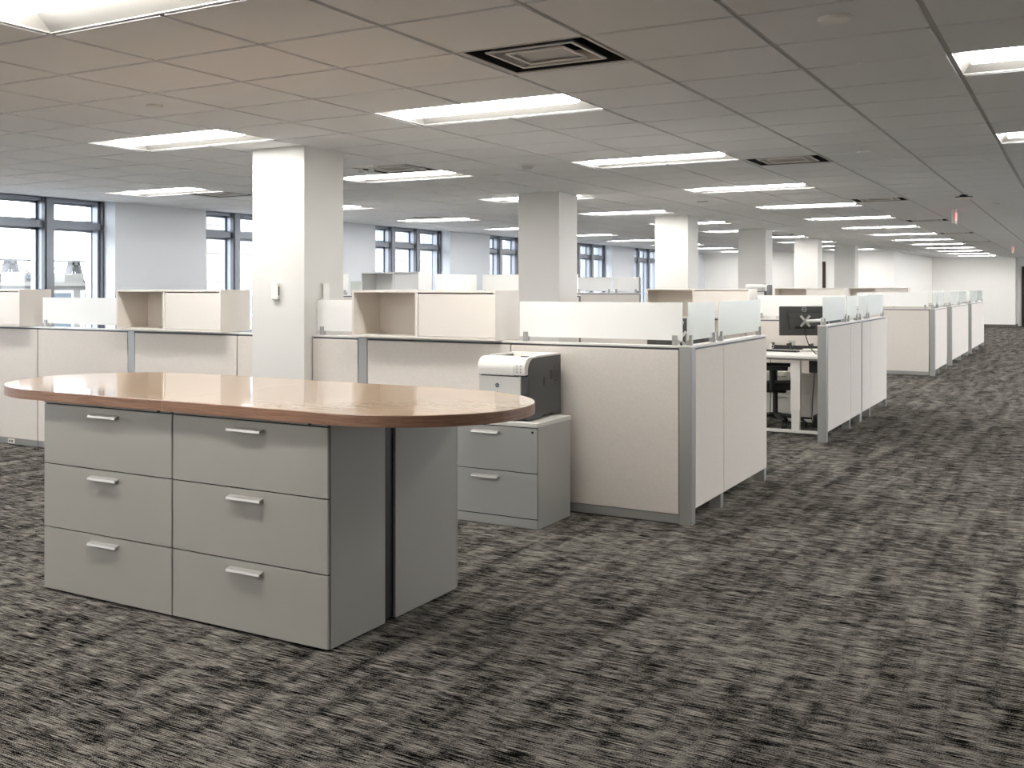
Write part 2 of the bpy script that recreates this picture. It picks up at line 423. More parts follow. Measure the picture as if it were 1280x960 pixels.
# ceiling lights
def troffer():
    t = thing('ceiling_light', '', 'ceiling light', (0, 0, C))
    w, h, s, H = TX*2, TY, .20, .085
    def loc(mb, name, mat, par=t): return mb.build(name, mat, par, world=False)
    # local x 0..w, y 0..h ; z up from ceiling
    m = MB(); o_, i_ = .012, 0
    a = [(o_, o_), (w-o_, o_), (w-o_, h-o_), (o_, h-o_)]
    b = [(.10, s), (w-.10, s), (w-.10, h-s), (.10, h-s)]
    zs = (.0, H)
    for q in range(4):
        r = (q+1) % 4
        m.quad([(*a[q], .0), (*a[r], .0), (*b[r], H), (*b[q], H)])
    # outer housing
    m.box(o_, w-o_, o_, h-o_, H+.03, H+.04)
    m.quad([(*a[0], 0), (*a[1], 0), (*a[1], H+.04), (*a[0], H+.04)]); m.quad([(*a[2], 0), (*a[3], 0), (*a[3], H+.04), (*a[2], H+.04)])
    m.quad([(*a[1], 0), (*a[2], 0), (*a[2], H+.04), (*a[1], H+.04)]); m.quad([(*a[3], 0), (*a[0], 0), (*a[0], H+.04), (*a[3], H+.04)])
    loc(m, 'reflector', M['reflector'])
    fr = MB()
    for x0, x1, y0, y1 in ((0, w, 0, .012), (0, w, h-.012, h), (0, .012, .012, h-.012), (w-.012, w, .012, h-.012)): fr.box(x0, x1, y0, y1, -.005, .004)
    loc(fr, 'frame', M['reflector'])
    poly = []
    for q in range(13):
        tt = math.pi*q/12; poly.append((h/2-(h/2-s)*math.cos(tt), H+.012-.103*math.sin(tt)**.75))
    loc(MB().prism(poly, .075, w-.075, 'x'), 'diffuser', M['lens'])
    return t
T0 = troffer(); first = True
rowname = {-5: 'the long central row', -9: 'the row left of the columns', -14: 'the window-side row', 0: 'the right edge row', 5: ''}
for i in (-5, -9, -14, 0, 5):
    ks = [k for ii, k in lights if ii == i]
    for k in ks:
        vis0 = {-5: 0, -9: 1, -14: 2, 0: 1, 5: 1}[i]
        if i == 5: lab = 'added unseen ceiling light to the right of the aisle, outside the picture'
        elif i == 0 and k > 2: lab = 'added unseen ceiling light farther down the aisle, outside the picture'
        elif k < vis0: lab = 'recessed white ceiling light out of view behind, in '+rowname[i]
        else: lab = 'recessed white ceiling light, %s from the front in %s' % (ORD[k-vis0], rowname[i])
        loc = (X0+i*TX, Y0+(k*5-1)*TY, C)
        if first: T0.location = loc; T0['label'] = lab; T0['group'] = 'recessed ceiling lights'; first = False
        else: dup(T0, loc, None, lab, 'recessed ceiling lights')
# vents: square cone diffusers
def vent():
    t = thing('ceiling_vent', '', 'ceiling vent', (0, 0, C)); w, h = TX, TY
    f = MB()
    for x0, x1, y0, y1 in ((.012, w-.012, .012, .03), (.012, w-.012, h-.03, h-.012), (.012, .03, .03, h-.03), (w-.03, w-.012, .03, h-.03)): f.box(x0, x1, y0, y1, -.004, .004)
    f.build('frame', M['ventmetal'], t, world=False)
    def cone(o0, o1, z0, z1, name):
        m = MB(); a = [(o0, o0), (w-o0, o0), (w-o0, h-o0), (o0, h-o0)]; b = [(o1, o1), (w-o1, o1), (w-o1, h-o1), (o1, h-o1)]
        for q in range(4):
            r = (q+1) % 4
            m.quad([(*a[q], z0), (*a[r], z0), (*b[r], z1), (*b[q], z1)]); m.quad([(*a[q], z0+.003), (*a[r], z0+.003), (*b[r], z1+.003), (*b[q], z1+.003)])
        m.build(name, M['plenum'] if o0 < .05 else M['ventmetal'], t, world=False)  # outer cone coloured dark to paint in the shade of the recess
    cone(.03, .055, 0, .10, 'outer_cone'); cone(.12, .17, .0, .045, 'middle_cone')
    m = MB().box(.215, w-.215, .20, h-.20, .012, .018)
    a = [(.19, .18), (w-.19, .18), (w-.19, h-.18), (.19, h-.18)]; b = [(.215, .20), (w-.215, .20), (w-.215, h-.20), (.215, h-.20)]
    for q in range(4):
        r = (q+1) % 4; m.quad([(*a[q], .004), (*a[r], .004), (*b[r], .014), (*b[q], .014)])
    m.build('centre_plate', M['ventmetal'], t, world=False)
    for o_, nm in ((.11, 'middle_lip'), (.185, 'inner_lip')):
        m = MB(); e = .014
        m.box(o_, w-o_, o_, o_+e, -.003, .004).box(o_, w-o_, h-o_-e, h-o_, -.003, .004).box(o_, o_+e, o_+e, h-o_-e, -.003, .004).box(w-o_-e, w-o_, o_+e, h-o_-e, -.003, .004)
        m.build(nm, M['grid2'], t, world=False)
    m = MB().box(.012, w-.012, .012, h-.012, .2, .21)
    for x0, x1, y0, y1 in ((.012, w-.012, .012, .016), (.012, w-.012, h-.016, h-.012), (.012, .016, .016, h-.016), (w-.016, w-.012, .016, h-.016)): m.box(x0, x1, y0, y1, .004, .2)
    m.build('duct', M['plenum'], t, world=False)
    return t
V0 = vent(); vl = ['largest and nearest square ceiling vent, before the first full light']+['square ceiling vent, %s from the front, right of the central lights' % ORD[n] for n in range(1, 6)]
vl += ['square ceiling vent just right of the nearest column top', 'thin dark ceiling vent above the fourth column', 'ceiling vent beside the light left of the nearest column', 'ceiling vent over the light near the three-sash window']
for n, (i, j) in enumerate(vents):
    loc = (X0+i*TX, Y0+j*TY, C)
    if n == 0: V0.location = loc; V0['label'] = vl[0]; V0['group'] = 'square ceiling vents'
    else: dup(V0, loc, None, vl[n], 'square ceiling vents')
# small round ceiling covers
def cover(x, y, lab, r=.055):
    o = MB().cyl((x, y, C-.024), r*.85, .006, r2=r, n=32).cyl((x, y, C-.018), r, .012, n=32).build('sprinkler_cover', M['white'], at=(x, y, C-.024))
    tag(o, lab, 'ceiling cover', 'round sprinkler covers')
cover(-4.98, 4.93, 'round white ceiling cover above the left end of the island')
cover(-.886, 4.867, 'round white ceiling cover near the top right, largest of them', .07)
cover(-1.55, 9.78, 'round white ceiling cover right of the second vent')
cover(-5.07, 9.85, 'round white ceiling cover in front of the second column')
cover(-1.6, 18.15+.2, 'small round white ceiling cover beyond the exit sign', .06)
cover(-1.0, 17.0, 'small round white ceiling cover to the right of the exit sign', .06)
t = thing('smoke_detector', 'domed white smoke detector on the ceiling before the second column', 'smoke detector', (-4.43, 9.23, C))
MB().cyl((-4.43, 9.23, C-.018), .075, .016, n=32).build('base', M['white'], t)
MB().cyl((-4.43, 9.23, C-.05), .035, .032, r2=.06, n=32).build('sensor_head', M['grid'], t)
t = thing('emergency_light', 'small white emergency light fixture right of the nearest column top', 'emergency light', (-5.9, 8.0, C))
x, y = -5.75, 8.45
t.location = (x, y, C)
MB().box(x-.11, x+.11, y-.04, y+.04, C-.03, C-.006).build('housing', M['white'], t, bevel=.006)
for s_ in (-1, 1): MB().cyl((x+s_*.06, y, C-.075), .03, .045, n=20, r2=.022).build('lamp_head', M['steel'], t)
t = thing('access_point', 'flat round device with black bracket under the ceiling by exit sign', 'wireless access point', (-1.24, 15.2, C))
MB().cyl((-1.24, 15.2, C-.03), .045, .026, n=24).build('mount', M['black'], t)
MB().cyl((-1.24, 15.2, C-.042), .10, .012, n=32).build('bracket', M['black'], t)
MB().cyl((-1.24, 15.2, C-.075), .06, .033, r2=.10, n=32).build('shell', M['white'], t)
o = MB().box(-4.40, -4.26, 14.44, 14.5, C-.012, C-.005).build('ceiling_slot', M['black'], at=(-4.33, 14.47, C-.012)); tag(o, 'small dark slot in a ceiling tile before the third column', 'ceiling slot')
def exitsign(x, y, lab):
    t = thing('exit_sign', lab, 'exit sign', (x, y, C))
    MB().box(x-.03, x+.03, y-.10, y+.10, C-.03, C-.005).build('canopy', M['white'], t)
    MB().box(x-.022, x+.016, y-.165, y+.165, C-.225, C-.03).build('housing', M['white'], t, bevel=.003)
    MB().box(x+.016, x+.024, y-.155, y+.155, C-.215, C-.04).build('face', M['exitface'], t)
    textmesh('EXIT', .15, .002, 'lettering', M['red'], t, Matrix.Translation((.0262, 0, -.1275)) @ Matrix.Rotation(R(90), 4, 'Z') @ Matrix.Rotation(R(90), 4, 'X'))
    textmesh('EXIT', .15, .002, 'lettering', M['red'], t, Matrix.Translation((-.0242, 0, -.1275)) @ Matrix.Rotation(R(-90), 4, 'Z') @ Matrix.Rotation(R(90), 4, 'X'))
exitsign(-1.59, 17.96, 'white hanging exit sign with red glow, nearer one over the aisle')
exitsign(-1.61, 34.9, 'small white hanging exit sign at the far end of the aisle')
# devices on the first column
for (bx, lab) in (((-5.675, -5.605, 6.94, 6.972, 1.49, 1.63), 'white thermostat box on the bright front face of the nearest column'), ((-5.352, -5.32, 7.19, 7.28, 1.485, 1.63), 'white thermostat box on the shaded right face of the nearest column')):
    t = thing('thermostat', lab, 'thermostat', ((bx[0]+bx[1])/2, (bx[2]+bx[3])/2, bx[4]), 0)
    MB().box(*bx).build('housing', M['white'], t, bevel=.008, seg=3)
    if bx[2] < 6.95: MB().box(bx[1]-.0005, bx[1]+.0015, 6.95, 6.962, 1.525, 1.60).build('slot_grille', M['black'], t)
    else: MB().box(-5.335, -5.325, 7.188, 7.19, 1.50, 1.615).build('slot_grille', M['alum'], t)

# ------------------------------------------------------------------ workstation system
PT = .09
def panel(L, loc, rz, lab, grp, base='rail', H=1.2, feet=(), fabmat=None, split=None):
    """panel running along local +x, front towards local -y, centred on y"""
    t = thing('partition_panel', lab, 'office partition', loc, rz, grp); f = lambda mb, n, m_, **k: mb.build(n, m_, t, world=False, **k)
    zb = .07 if base == 'rail' else .105
    f(MB().box(.003, L-.003, -.03, .03, zb-.01, H-.012), 'core', M['framed'])
    for s_ in (-1, 1):
        y0, y1 = sorted((s_*.03, s_*.045))
        f(MB().box(.004, L-.004, y0, y1, zb, H-.028), 'fabric_panel', fabmat or M['fabric'], bevel=.003)
    f(MB().box(0, L, -.043, .043, H-.014, H), 'top_cap', M['cap'], bevel=.002)
    if base == 'rail': f(MB().box(0, L, -.043, .043, .008, .067), 'base_rail', M['alum'])
    for x in feet: f(MB().box(x-.035, x+.035, -.042, .042, 0, zb-.0), 'foot', M['alum'])
    return t
def post(x, y, lab, grp, H=1.2, w=.085):
    t = thing('partition_post', lab, 'partition post', (x, y, 0), 0, grp)
    MB().box(x-w/2, x+w/2, y-w/2, y+w/2, 0, H-.008).build('upright', M['alum'], t, bevel=.003)
    MB().box(x-w/2-.002, x+w/2+.002, y-w/2-.002, y+w/2+.002, H-.008, H+.001).build('cap', M['cap'], t)
    return t
def screen(L, loc, rz, lab, grp, mat='frost', H=1.2, h=.255, inset=.05):
    t = thing('glass_screen', lab, 'glass screen', loc, rz, grp); f = lambda mb, n, m_, **k: mb.build(n, m_, t, world=False, **k)
    f(MB().box(0, L, -.005, .005, H+.035, H+.035+h), 'pane', M[mat], bevel=.001)
    for x in (inset, L-inset):
        f(MB().box(x-.016, x+.016, -.022, -.0052, H+.0015, H+.07).box(x-.016, x+.016, .0052, .022, H+.0015, H+.07).box(x-.016, x+.016, -.0052, .0052, H+.0015, H+.0345), 'clip', M['clip'], bevel=.002)
    return t
def overhead(L, loc, lab, H=.368, D=.39, mat='ovh', frac=.47, grp='overhead storage boxes', rz=0):
    """box with front at local y=0, open cubby on the left, closed door right"""
    t = thing('overhead_cabinet', lab, 'overhead cabinet', loc, rz, grp); f = lambda mb, n, m_, **k: mb.build(n, m_, t, world=False, **k)
    th = .018; k = L*frac
    c = MB().box(0, L, 0, D, H-th, H).box(0, L, 0, D, 0, th).box(0, th, 0.0, D, th, H-th).box(L-th, L, 0, D, th, H-th).box(k-.012, k+.012, 0.0, D-.01, th, H-th).box(th, L-th, D-.012, D-.001, th, H-th)
    f(c, 'carcass', M[mat], bevel=.0015)
    f(MB().box(k+.014, L-th-.003, .006, .024, th+.003, H-th-.008), 'door', M[mat], bevel=.002)
    return t
G1 = 'panels of the nearest partition run'
YC = 7.115
# near front run (faces the camera)
runs = [(-3.53, -2.275, 'wide cream panel behind the printer, at the near corner of the workstations'),
        (-4.80, -3.53, 'cream panel beneath the cream cabinet right of the nearest column'),
        (-5.345, -4.888, 'narrow cream panel just right of the nearest column'),
        (-6.155, -5.905, 'narrow panel strip just left of the nearest column'),
        (-7.40, -6.158, 'cream panel beneath the open cabinet left of the nearest column'),
        (-8.745, -7.488, 'cream panel beneath the white glass at the far left'),
        (-10.0, -8.75, 'cream panel with a floor outlet at the left edge')]
for a, b, lab in runs: panel(b-a, (a, YC, 0), 0, lab, G1)
post(-2.2325, YC, 'silver corner post of the nearest workstation, by the aisle', 'partition posts', w=.085)
post(-4.844, YC, 'silver post right of the nearest column, under the cabinet corner', 'partition posts', w=.083)
post(-7.444, YC, 'silver post at the left, between two cream panels', 'partition posts', w=.083)
screen(1.21, (-3.475, YC, 0), 0, 'wide frosted white screen on the near corner workstation', 'frosted screens on the nearest run')
screen(.42, (-5.32, YC, 0), 0, 'short frosted screen right of the nearest column', 'frosted screens on the nearest run')
screen(1.16, (-8.72, YC, 0), 0, 'frosted white screen between the two cabinets at far left', 'frosted screens on the nearest run')
overhead(1.275, (-4.882, 6.975, 1.202), 'cream storage box with open left cubby, right of the nearest column')
overhead(1.275, (-7.535, 6.975, 1.202), 'cream storage box with open left cubby, left of the nearest column')
overhead(1.275, (-10.175, 6.975, 1.202), 'cream storage box cut by the left edge of the picture')
def outlet(x, y, lab, rz=0):
    t = thing('power_outlet', lab, 'power outlet', (x, y, .015), rz, 'base rail outlets'); f = lambda mb, n, m_: mb.build(n, m_, t, world=False)
    f(MB().box(-.045, .045, -.012, 0, 0, .045), 'cover_plate', M['white']); f(MB().box(-.03, -.006, -.0135, -.012, .012, .034).box(.008, .032, -.0135, -.012, .012, .034), 'socket', M['base'])
outlet(-9.14, 7.071, 'small white power outlet in the base rail at far left')
# side runs along the aisle
XC = -2.235
def siderun(y0, segs, cl, posts=(), glass=None, h=1.2):
    """segs: lengths; panels run along +y. glass list mirrors segs"""
    y = y0
    for n, L in enumerate(segs):
        if L < .2: y += L; continue
        q = ORD[n]
        panel(L, (XC, y, 0), R(90), 'raised cream aisle panel, %s along %s' % (q, cl), 'raised aisle-side panels', base='raised', feet=(L-.04,))
        screen(L-.06, (XC, y+.02 if n else y-.03, 0), R(90), 'green-tinted glass screen, %s along %s' % (q, cl), 'aisle-side glass screens', mat='frostg', inset=.04)
        y += L
siderun(7.16, (.68, 1.26), 'the nearest workstation')
siderun(11.655, (1.29, .67, .09, .60, 1.30), 'the second workstation block')
post(XC, 11.61, 'silver post at the near end of the second block, beside the desk', 'partition posts')
post(XC, 13.66, 'thin silver post in the middle of the second block aisle side', 'partition posts', w=.08)
siderun(21.35, (.64, 1.28), 'the third workstation block')
post(XC, 21.305, 'silver corner post of the third block, by the aisle', 'partition posts')
siderun(24.35, (1.86, 1.80), 'the fourth workstation block')
post(XC, 24.305, 'silver corner post of the fourth block, by the aisle', 'partition posts')
siderun(29.0, (2.02, 1.80), 'the farthest workstation block')
post(XC, 28.955, 'silver corner post of the farthest block, by the aisle', 'partition posts')
# spines behind
G2 = 'spine panels of the rear workstation blocks'
for k, (yy, nm) in enumerate(((13.66, 'the second block'), (21.305, 'the third block'), (26.25, 'the fourth block'), (31.1, 'the farthest block'))):
    for (a, b) in ((-3.53, -2.28), (-4.80, -3.53), (-5.3, -4.80)):
        panel(b-a-.005, (a, yy, 0), 0, 'cream cross panel of %s, %s from the aisle' % (nm, {-3.53: 'first', -4.80: 'second', -5.3: 'third'}[a]), G2)
    screen((1.1, 1.2, .9, 1.2)[k], ((-3.40, -3.5, -3.2, -3.5)[k], yy, 0), 0, 'frosted white cross screen on %s' % nm, 'frosted cross screens')
    if k == 0: overhead(1.32, (-4.78, 13.50, 1.202), 'cream storage box on the second block, behind the near glass screens')
    elif k < 3: overhead(1.275, (-4.96 if k == 1 else -4.5, yy-.14, 1.202), 'distant cream storage box above %s' % nm)
outlet(-3.05, 21.26, 'tiny power outlet in the base rail of the third block')
# window-side workstations, taller
G3 = 'tall window-side panels'
panel(2.7, (-10.3, 12.2, 0), 0, 'tall pale panel of the window-side workstations, mostly hidden', G3, H=1.48)
panel(1.6, (-7.52, 12.3, 0), R(90), 'tall pale panel running back from the window-side storage box', G3, H=1.48)
panel(1.55, (-7.44, 13.95, 0), 0, 'tall pale panel behind the second column', G3, H=1.48)
panel(1.25, (-8.05, 18.9, 0), 0, 'tall pale panel below the far glass by the second column', G3, H=1.48)
panel(1.5, (-8.1, 18.9, 0), R(90), 'tall pale panel running back from the far glass', G3, H=1.48)
overhead(.93, (-8.45, 12.3, 1.44), 'small cool white storage box with dark cubby on the window side', H=.355, D=.36, mat='ovhwhite', frac=.57)
screen(1.7, (-10.3, 12.2, 0), 0, 'white frosted screen left of the nearest column, by the windows', 'tall window-side screens', H=1.48)
screen(1.2, (-7.50, 12.7, 0), R(90), 'white frosted screen running back beside the cool white box', 'tall window-side screens', H=1.48)
screen(1.5, (-7.42, 13.95, 0), 0, 'white frosted screen just left of the second column', 'tall window-side screens', H=1.48)
screen(.70, (-8.05, 18.9, 0), 0, 'frosted screen right of the second column, left of its pair', 'tall window-side screens', H=1.48)
screen(.48, (-7.31, 18.9, 0), 0, 'frosted screen right of the second column, right of its pair', 'tall window-side screens', H=1.48)
panel(.5, (-11.05, 15.7, 0), 0, 'tall grey panel at the window wall right of the nearest column', G3, H=1.4)
screen(.36, (-11.02, 15.7, 0), 0, 'small greenish glass screen at the window wall', 'tall window-side screens', mat='frostg', H=1.4)
post(-6.83, 18.95, 'dark thin upright beside the far frosted screens', 'partition posts', H=1.78, w=.04)

# ------------------------------------------------------------------ lateral files and island
def lateral(x0, x1, yf, depth, H, zs, lab, mat, grp=None, back=False, top=None, base=None, lock=None, handw=.2, name='lateral_file_cabinet', lockz=None):
    s_ = -1 if not back else 1              # outward direction of the front
    yb = yf - s_*depth
    t = thing(name, lab, 'filing cabinet', ((x0+x1)/2, (yf+yb)/2, 0), 0, grp)
    ya, ybk = sorted((yf-s_*.02, yb))
    m = MB().box(x0, x1, ya, ybk, .012, H)
    m.build('body', mat, t, bevel=.0015)
    k0, k1 = sorted((yf-s_*.0195, yf-s_*.015)); MB().box(x0+.003, x1-.003, k0-.0006, k1, .012, H-.002).build('drawer_gap_shade', M['gapshade'], t)  # black sheet behind the drawer fronts, shade of the gaps painted in
    MB().box(x0+.02, x1-.02, min(yf-s_*.06, yb+s_*.02), max(yf-s_*.06, yb+s_*.02), 0, .02).build('plinth', M['black'], t)
    f0, f1 = sorted((yf, yf-s_*.0148))
    strip = MB().box(x0+.001, x1-.001, f0, f1, max(z for _, z in zs)+.003, H); strip.build('top_rail', mat, t, bevel=.001)
    for (za, zb) in zs:
        d = MB().box(x0+.002, x1-.002, f0, f1, za+.003, zb-.003).build('drawer', mat, t, bevel=.0015)
        xm = (x0+x1)/2; zh = zb-.042
        def yy(a): return yf+s_*a
        poly = [(yy(0), zh-.004), (yy(0), zh+.010), (yy(.006), zh+.008), (yy(.028), zh+.003), (yy(.032), zh-.009), (yy(.027), zh-.009), (yy(.023), zh-.002)]
        MB().prism(poly, xm-handw/2, xm+handw/2, 'x').build('handle', M['handle'], d, bevel=.001)
    if base: MB().box(x0+.001, x1-.001, f0, f1, 0.004, base).box(x0, x1, ya, ybk, .0, .0125).build('base_rail', mat, t, bevel=.001)
    if lock:
        MB().cyl((lock, yf+s_*.004 if s_ > 0 else yf-.004, lockz), .008, .006, 'y', n=16).build('lock', M['black'], t)
    return t
ZS = [(.670, .985), (.338, .670), (.012, .338)]
gi = 'four steel cabinets under the island top'
lateral(-4.625, -3.703, 3.78, .455, 1.002, ZS, 'three-drawer grey steel cabinet under the left front of the island', M['cab'], gi, lock=-3.79, lockz=.994)
lateral(-3.697, -2.772, 3.78, .455, 1.002, ZS, 'three-drawer grey steel cabinet under the right front of the island', M['cab'], gi, lock=-2.87, lockz=.994)
lateral(-4.625, -3.703, 4.94, .61, 1.002, ZS, 'grey steel cabinet at the back left of the island, hidden behind the front one', M['cab'], gi, back=True)
lateral(-3.697, -2.775, 4.94, .61, 1.002, ZS, 'grey steel cabinet at the back right of the island, seen by its side', M['cab'], gi, back=True)
fil = [o for o in COL.objects if o.get('label', '').startswith('grey steel cabinet at the back right')][0]
MB().box(-2.80, -2.79, 4.2352, 4.3298, .02, 1.0).build('filler_panel', M['black'], fil)['label'] = 'black filler in the gap'
# racetrack top
ZT0, ZT1 = 1.004, 1.054
Rr = .63; yc = 3.735+Rr; xa, xb = -5.307+Rr, -2.127-Rr; xs = -3.72
def half(side, off=0):
    pts = []; n = 40; rr = Rr+off
    if side < 0:
        for q in range(n+1):
            a = math.pi/2+math.pi*q/n; pts.append((xa+rr*math.cos(a), yc+rr*math.sin(a)))
        pts = [(xs-.0012, yc+rr)]+pts+[(xs-.0012, yc-rr)]
    else:
        for q in range(n+1):
            a = -math.pi/2+math.pi*q/n; pts.append((xb+rr*math.cos(a), yc+rr*math.sin(a)))
        pts = [(xs+.0012, yc-rr)]+pts+[(xs+.0012, yc+rr)]
    return pts
t = thing('island_countertop', 'long round-ended tan wood countertop with brown edge on grey cabinets', 'countertop', (-3.78, yc, ZT0))
for s_ in (-1, 1):
    p = MB().prism(half(s_), ZT0, ZT1, 'z').build('top_panel', M['woodtop'], t)
    P = half(s_); Q = half(s_, .0025); e = MB(); n = len(P)
    for q in range(n-1):
        a, b, c_, d_ = P[q], P[q+1], Q[q+1], Q[q]
        e.quad([(*c_, ZT0-.0005), (*d_, ZT0-.0005), (*d_, ZT1-.003), (*c_, ZT1-.003)]); e.quad([(*d_, ZT1-.003), (*a, ZT1+.0003), (*b, ZT1+.0003), (*c_, ZT1-.003)]); e.quad([(*a, ZT0-.0005), (*d_, ZT0-.0005), (*c_, ZT0-.0005), (*b, ZT0-.0005)])
    e.build('edge_band', M['woodedge'], p)
# printer stand
ps = lateral(-3.77, -3.012, 6.42, .54, .672, [(.367, .666), (.066, .367)], 'two-drawer silver cabinet with white top, under the printer', M['ped'], lock=-3.045, lockz=.638, base=.062)
MB().box(-3.775, -3.007, 6.415, 6.963, .6725, .70).build('worktop', M['white'], ps, bevel=.002)

def printer(x0, y0, z0, lab, w=.355, d=.56, h=.43, logo=True):
    t = thing('laser_printer', lab, 'printer', (x0+w/2, y0+d/2, z0), 0)
    x1, y1, z1 = x0+w, y0+d, z0+h
    # charcoal side shells with curved front top
    def prof(yf0, r, top):   # profile in (y,z)
        p = [(y1, z0+.008), (y1, top)]
        p += [(yf0+r, top)]
        for q in range(1, 9):
            a = math.pi/2*q/8; p.append((yf0+r-r*math.sin(a), top-r*(1-math.cos(a))*.9))
        return p
    side = prof(y0+.03, .10, z1-.012)+[(y0+.03, z1-.13), (y0-.0, z1-.135), (y0-.0, z0+.03), (y0+.03, z0+.008), (y0+.25, z0+.008), (y0+.27, z0+.022), (y0+.42, z0+.022), (y0+.44, z0+.008)]
    def sh(a, b): return MB().prism([(p[0], p[1]) for p in side], a, b, 'x')
    rs = sh(x1-.035, x1).build('side_shell', M['prnd'], t, bevel=.002); sh(x0, x0+.035).build('side_shell', M['prnd'], t, bevel=.002)
    MB().box(x0+.035, x1-.035, y0+.02, y1-.005, z0+.02, z1-.12).build('core', M['prnd'], t)
    # white upper front cowl
    cw = prof(y0-.015, .085, z1-.005)
    cw = [(y0+.16, z1-.125), (y0+.16, z1-.005)]+cw[2:]+[(y0-.015, z1-.125)]
    MB().prism(cw, x0-.003, x1-.085, 'x').build('front_cowl', M['prnw'], t, bevel=.004)
    cp = MB().prism([(a-.003 if a < y0+.1 else a, b+.002) for a, b in cw], x1-.083, x1-.002, 'x').build('control_panel', M['prnw'], t, bevel=.005)
    MB().box(x1-.070, x1-.022, y0+.058, y0+.088, z1-.004, z1+.0015).build('display', M['black'], cp)
    bt = MB()
    for q in range(3):
        for r in range(2): bt.cyl((x1-.06+.028*r, y0-.0205, z1-.10+.02*q), .0035, .003, 'y', n=10)
    bt.build('button', M['black'], cp)
    # top: rear deck with recessed output tray
    m = MB().box(x0, x0+.03, y0+.16, y1, z1-.03, z1).box(x1-.10, x1-.0, y0+.16, y1, z1-.012, z1+.001).box(x0+.03, x1-.10, y1-.10, y1, z1-.03, z1)
    m.prism([(y0+.16, z1-.02), (y0+.20, z1-.022), (y1-.10, z1-.06), (y1-.10, z1-.075), (y0+.16, z1-.075)], x0+.03, x1-.10, 'x')
    m.build('output_tray', M['prnw'], t, bevel=.002)
    MB().box(x0+.002, x1-.037, y0-.008, y0+.02, z0+.10, z1-.130).build('front_door', M['prnw'], t, bevel=.006)
    MB().box(x0+.006, x1-.06, y0-.006, y0+.02, z0+.012, z0+.096).build('paper_tray', M['prnw'], t, bevel=.006)
    MB().box(x0+.02, x1-.05, y0-.0085, y0-.005, z1-.133, z1-.129).build('door_gap', M['black'], t)
    # side details
    s2 = MB().box(x1, x1+.0015, y1-.115, y1-.108, z1-.20, z1-.085).box(x1, x1+.001, y1-.105, y1-.01, z1-.21, z1-.208).box(x1, x1+.001, y1-.105, y1-.01, z1-.086, z1-.084)
    for q in range(6): s2.box(x1, x1+.001, y1-.09, y1-.04, z1-.19+.013*q, z1-.184+.013*q)
    s2.box(x1, x1+.001, y1-.175, y1-.135, z1-.175, z1-.11).box(x1, x1+.001, y1-.29, y1-.265, z1-.205, z1-.15)
    s2.box(x1, x1+.001, y1-.30, y1-.12, z1-.216, z1-.214).box(x1, x1+.001, y0+.03, y0+.032, z1-.29, z1-.14)
    s2.build('side_grille', M['black'], rs)
    if logo:
        lx, lz = x0+.145, z1-.195
        lg = MB().cyl((lx, y0-.0098, lz), .0145, .002, 'y', n=28).build('logo_badge', M['logo'], t)
        textmesh('hp', .021, .0006, 'logo_letters', M['logow'], lg, Matrix.Translation(Vector((lx, y0-.0104, lz+.001))-wloc(t)) @ Matrix.Rotation(R(90), 4, 'X'), shear=.25)
    return t
printer(-3.463, 6.455, .70, 'white and charcoal laser printer on the two-drawer silver cabinet')

# ------------------------------------------------------------------ second block desk
t = thing('office_desk', 'white height-adjustable desk seen through the gap behind near corner', 'desk', (-2.7, 12.6, 0))
MB().box(-3.35, -2.29, 12.0, 13.45, .825, .852).build('desktop', M['white'], t, bevel=.003)
for y, nm in ((12.12, 'foot'), (13.15, 'foot')):
    MB().box(-3.0, -2.32, y-.035, y+.035, .012, .042).build('foot', M['white'], t, bevel=.004)
    l = MB().box(-2.65, -2.565, y-.03, y+.03, .042, .30).build('leg', M['white'], t, bevel=.003)
    MB().box(-2.657, -2.558, y-.037, y+.037, .26, .80).build('leg_sleeve', M['white'], l, bevel=.003)
    MB().box(-3.1, -2.35, y-.03, y+.03, .80, .825).build('crossbar', M['alum'], t)
MB().box(-2.50, -2.36, 12.25, 12.65, .66, .80).build('cable_tray', M['black'], t)
MB().tube([(-2.45, 12.3, .66), (-2.46, 12.25, .4), (-2.48, 12.3, .15), (-2.47, 12.4, .012)], .005).tube([(-2.42, 12.5, .66), (-2.40, 12.5, .3), (-2.43, 12.6, .02)], .005).tube([(-2.92, 12.3, .82), (-2.90, 12.25, .5), (-2.93, 12.3, .06)], .004).build('cable', M['black'], t)
t = thing('drawer_pedestal', 'pale drawer unit under the desk against the spine panel', 'filing cabinet', (-3.0, 13.3, 0))
MB().box(-3.5, -2.72, 13.48, 13.60, .03, .56).build('body', M['white'], t); 
for a, b in ((.06, .30), (.31, .55)):
    d = MB().box(-3.49, -2.73, 13.462, 13.48, a, b).build('drawer', M['white'], t, bevel=.002); MB().box(-3.15, -3.0, 13.445, 13.463, b-.045, b-.035).build('handle', M['handle'], d)
MB().box(-3.47, -2.75, 13.5, 13.58, 0, .03).build('plinth', M['black'], t)
o = MB().box(-2.56, -2.40, 12.75, 13.05, .0, .14).build('power_unit', M['black'], bevel=.01, at=(-2.48, 12.9, 0)); tag(o, 'low black box on the carpet under the white desk', 'power unit')

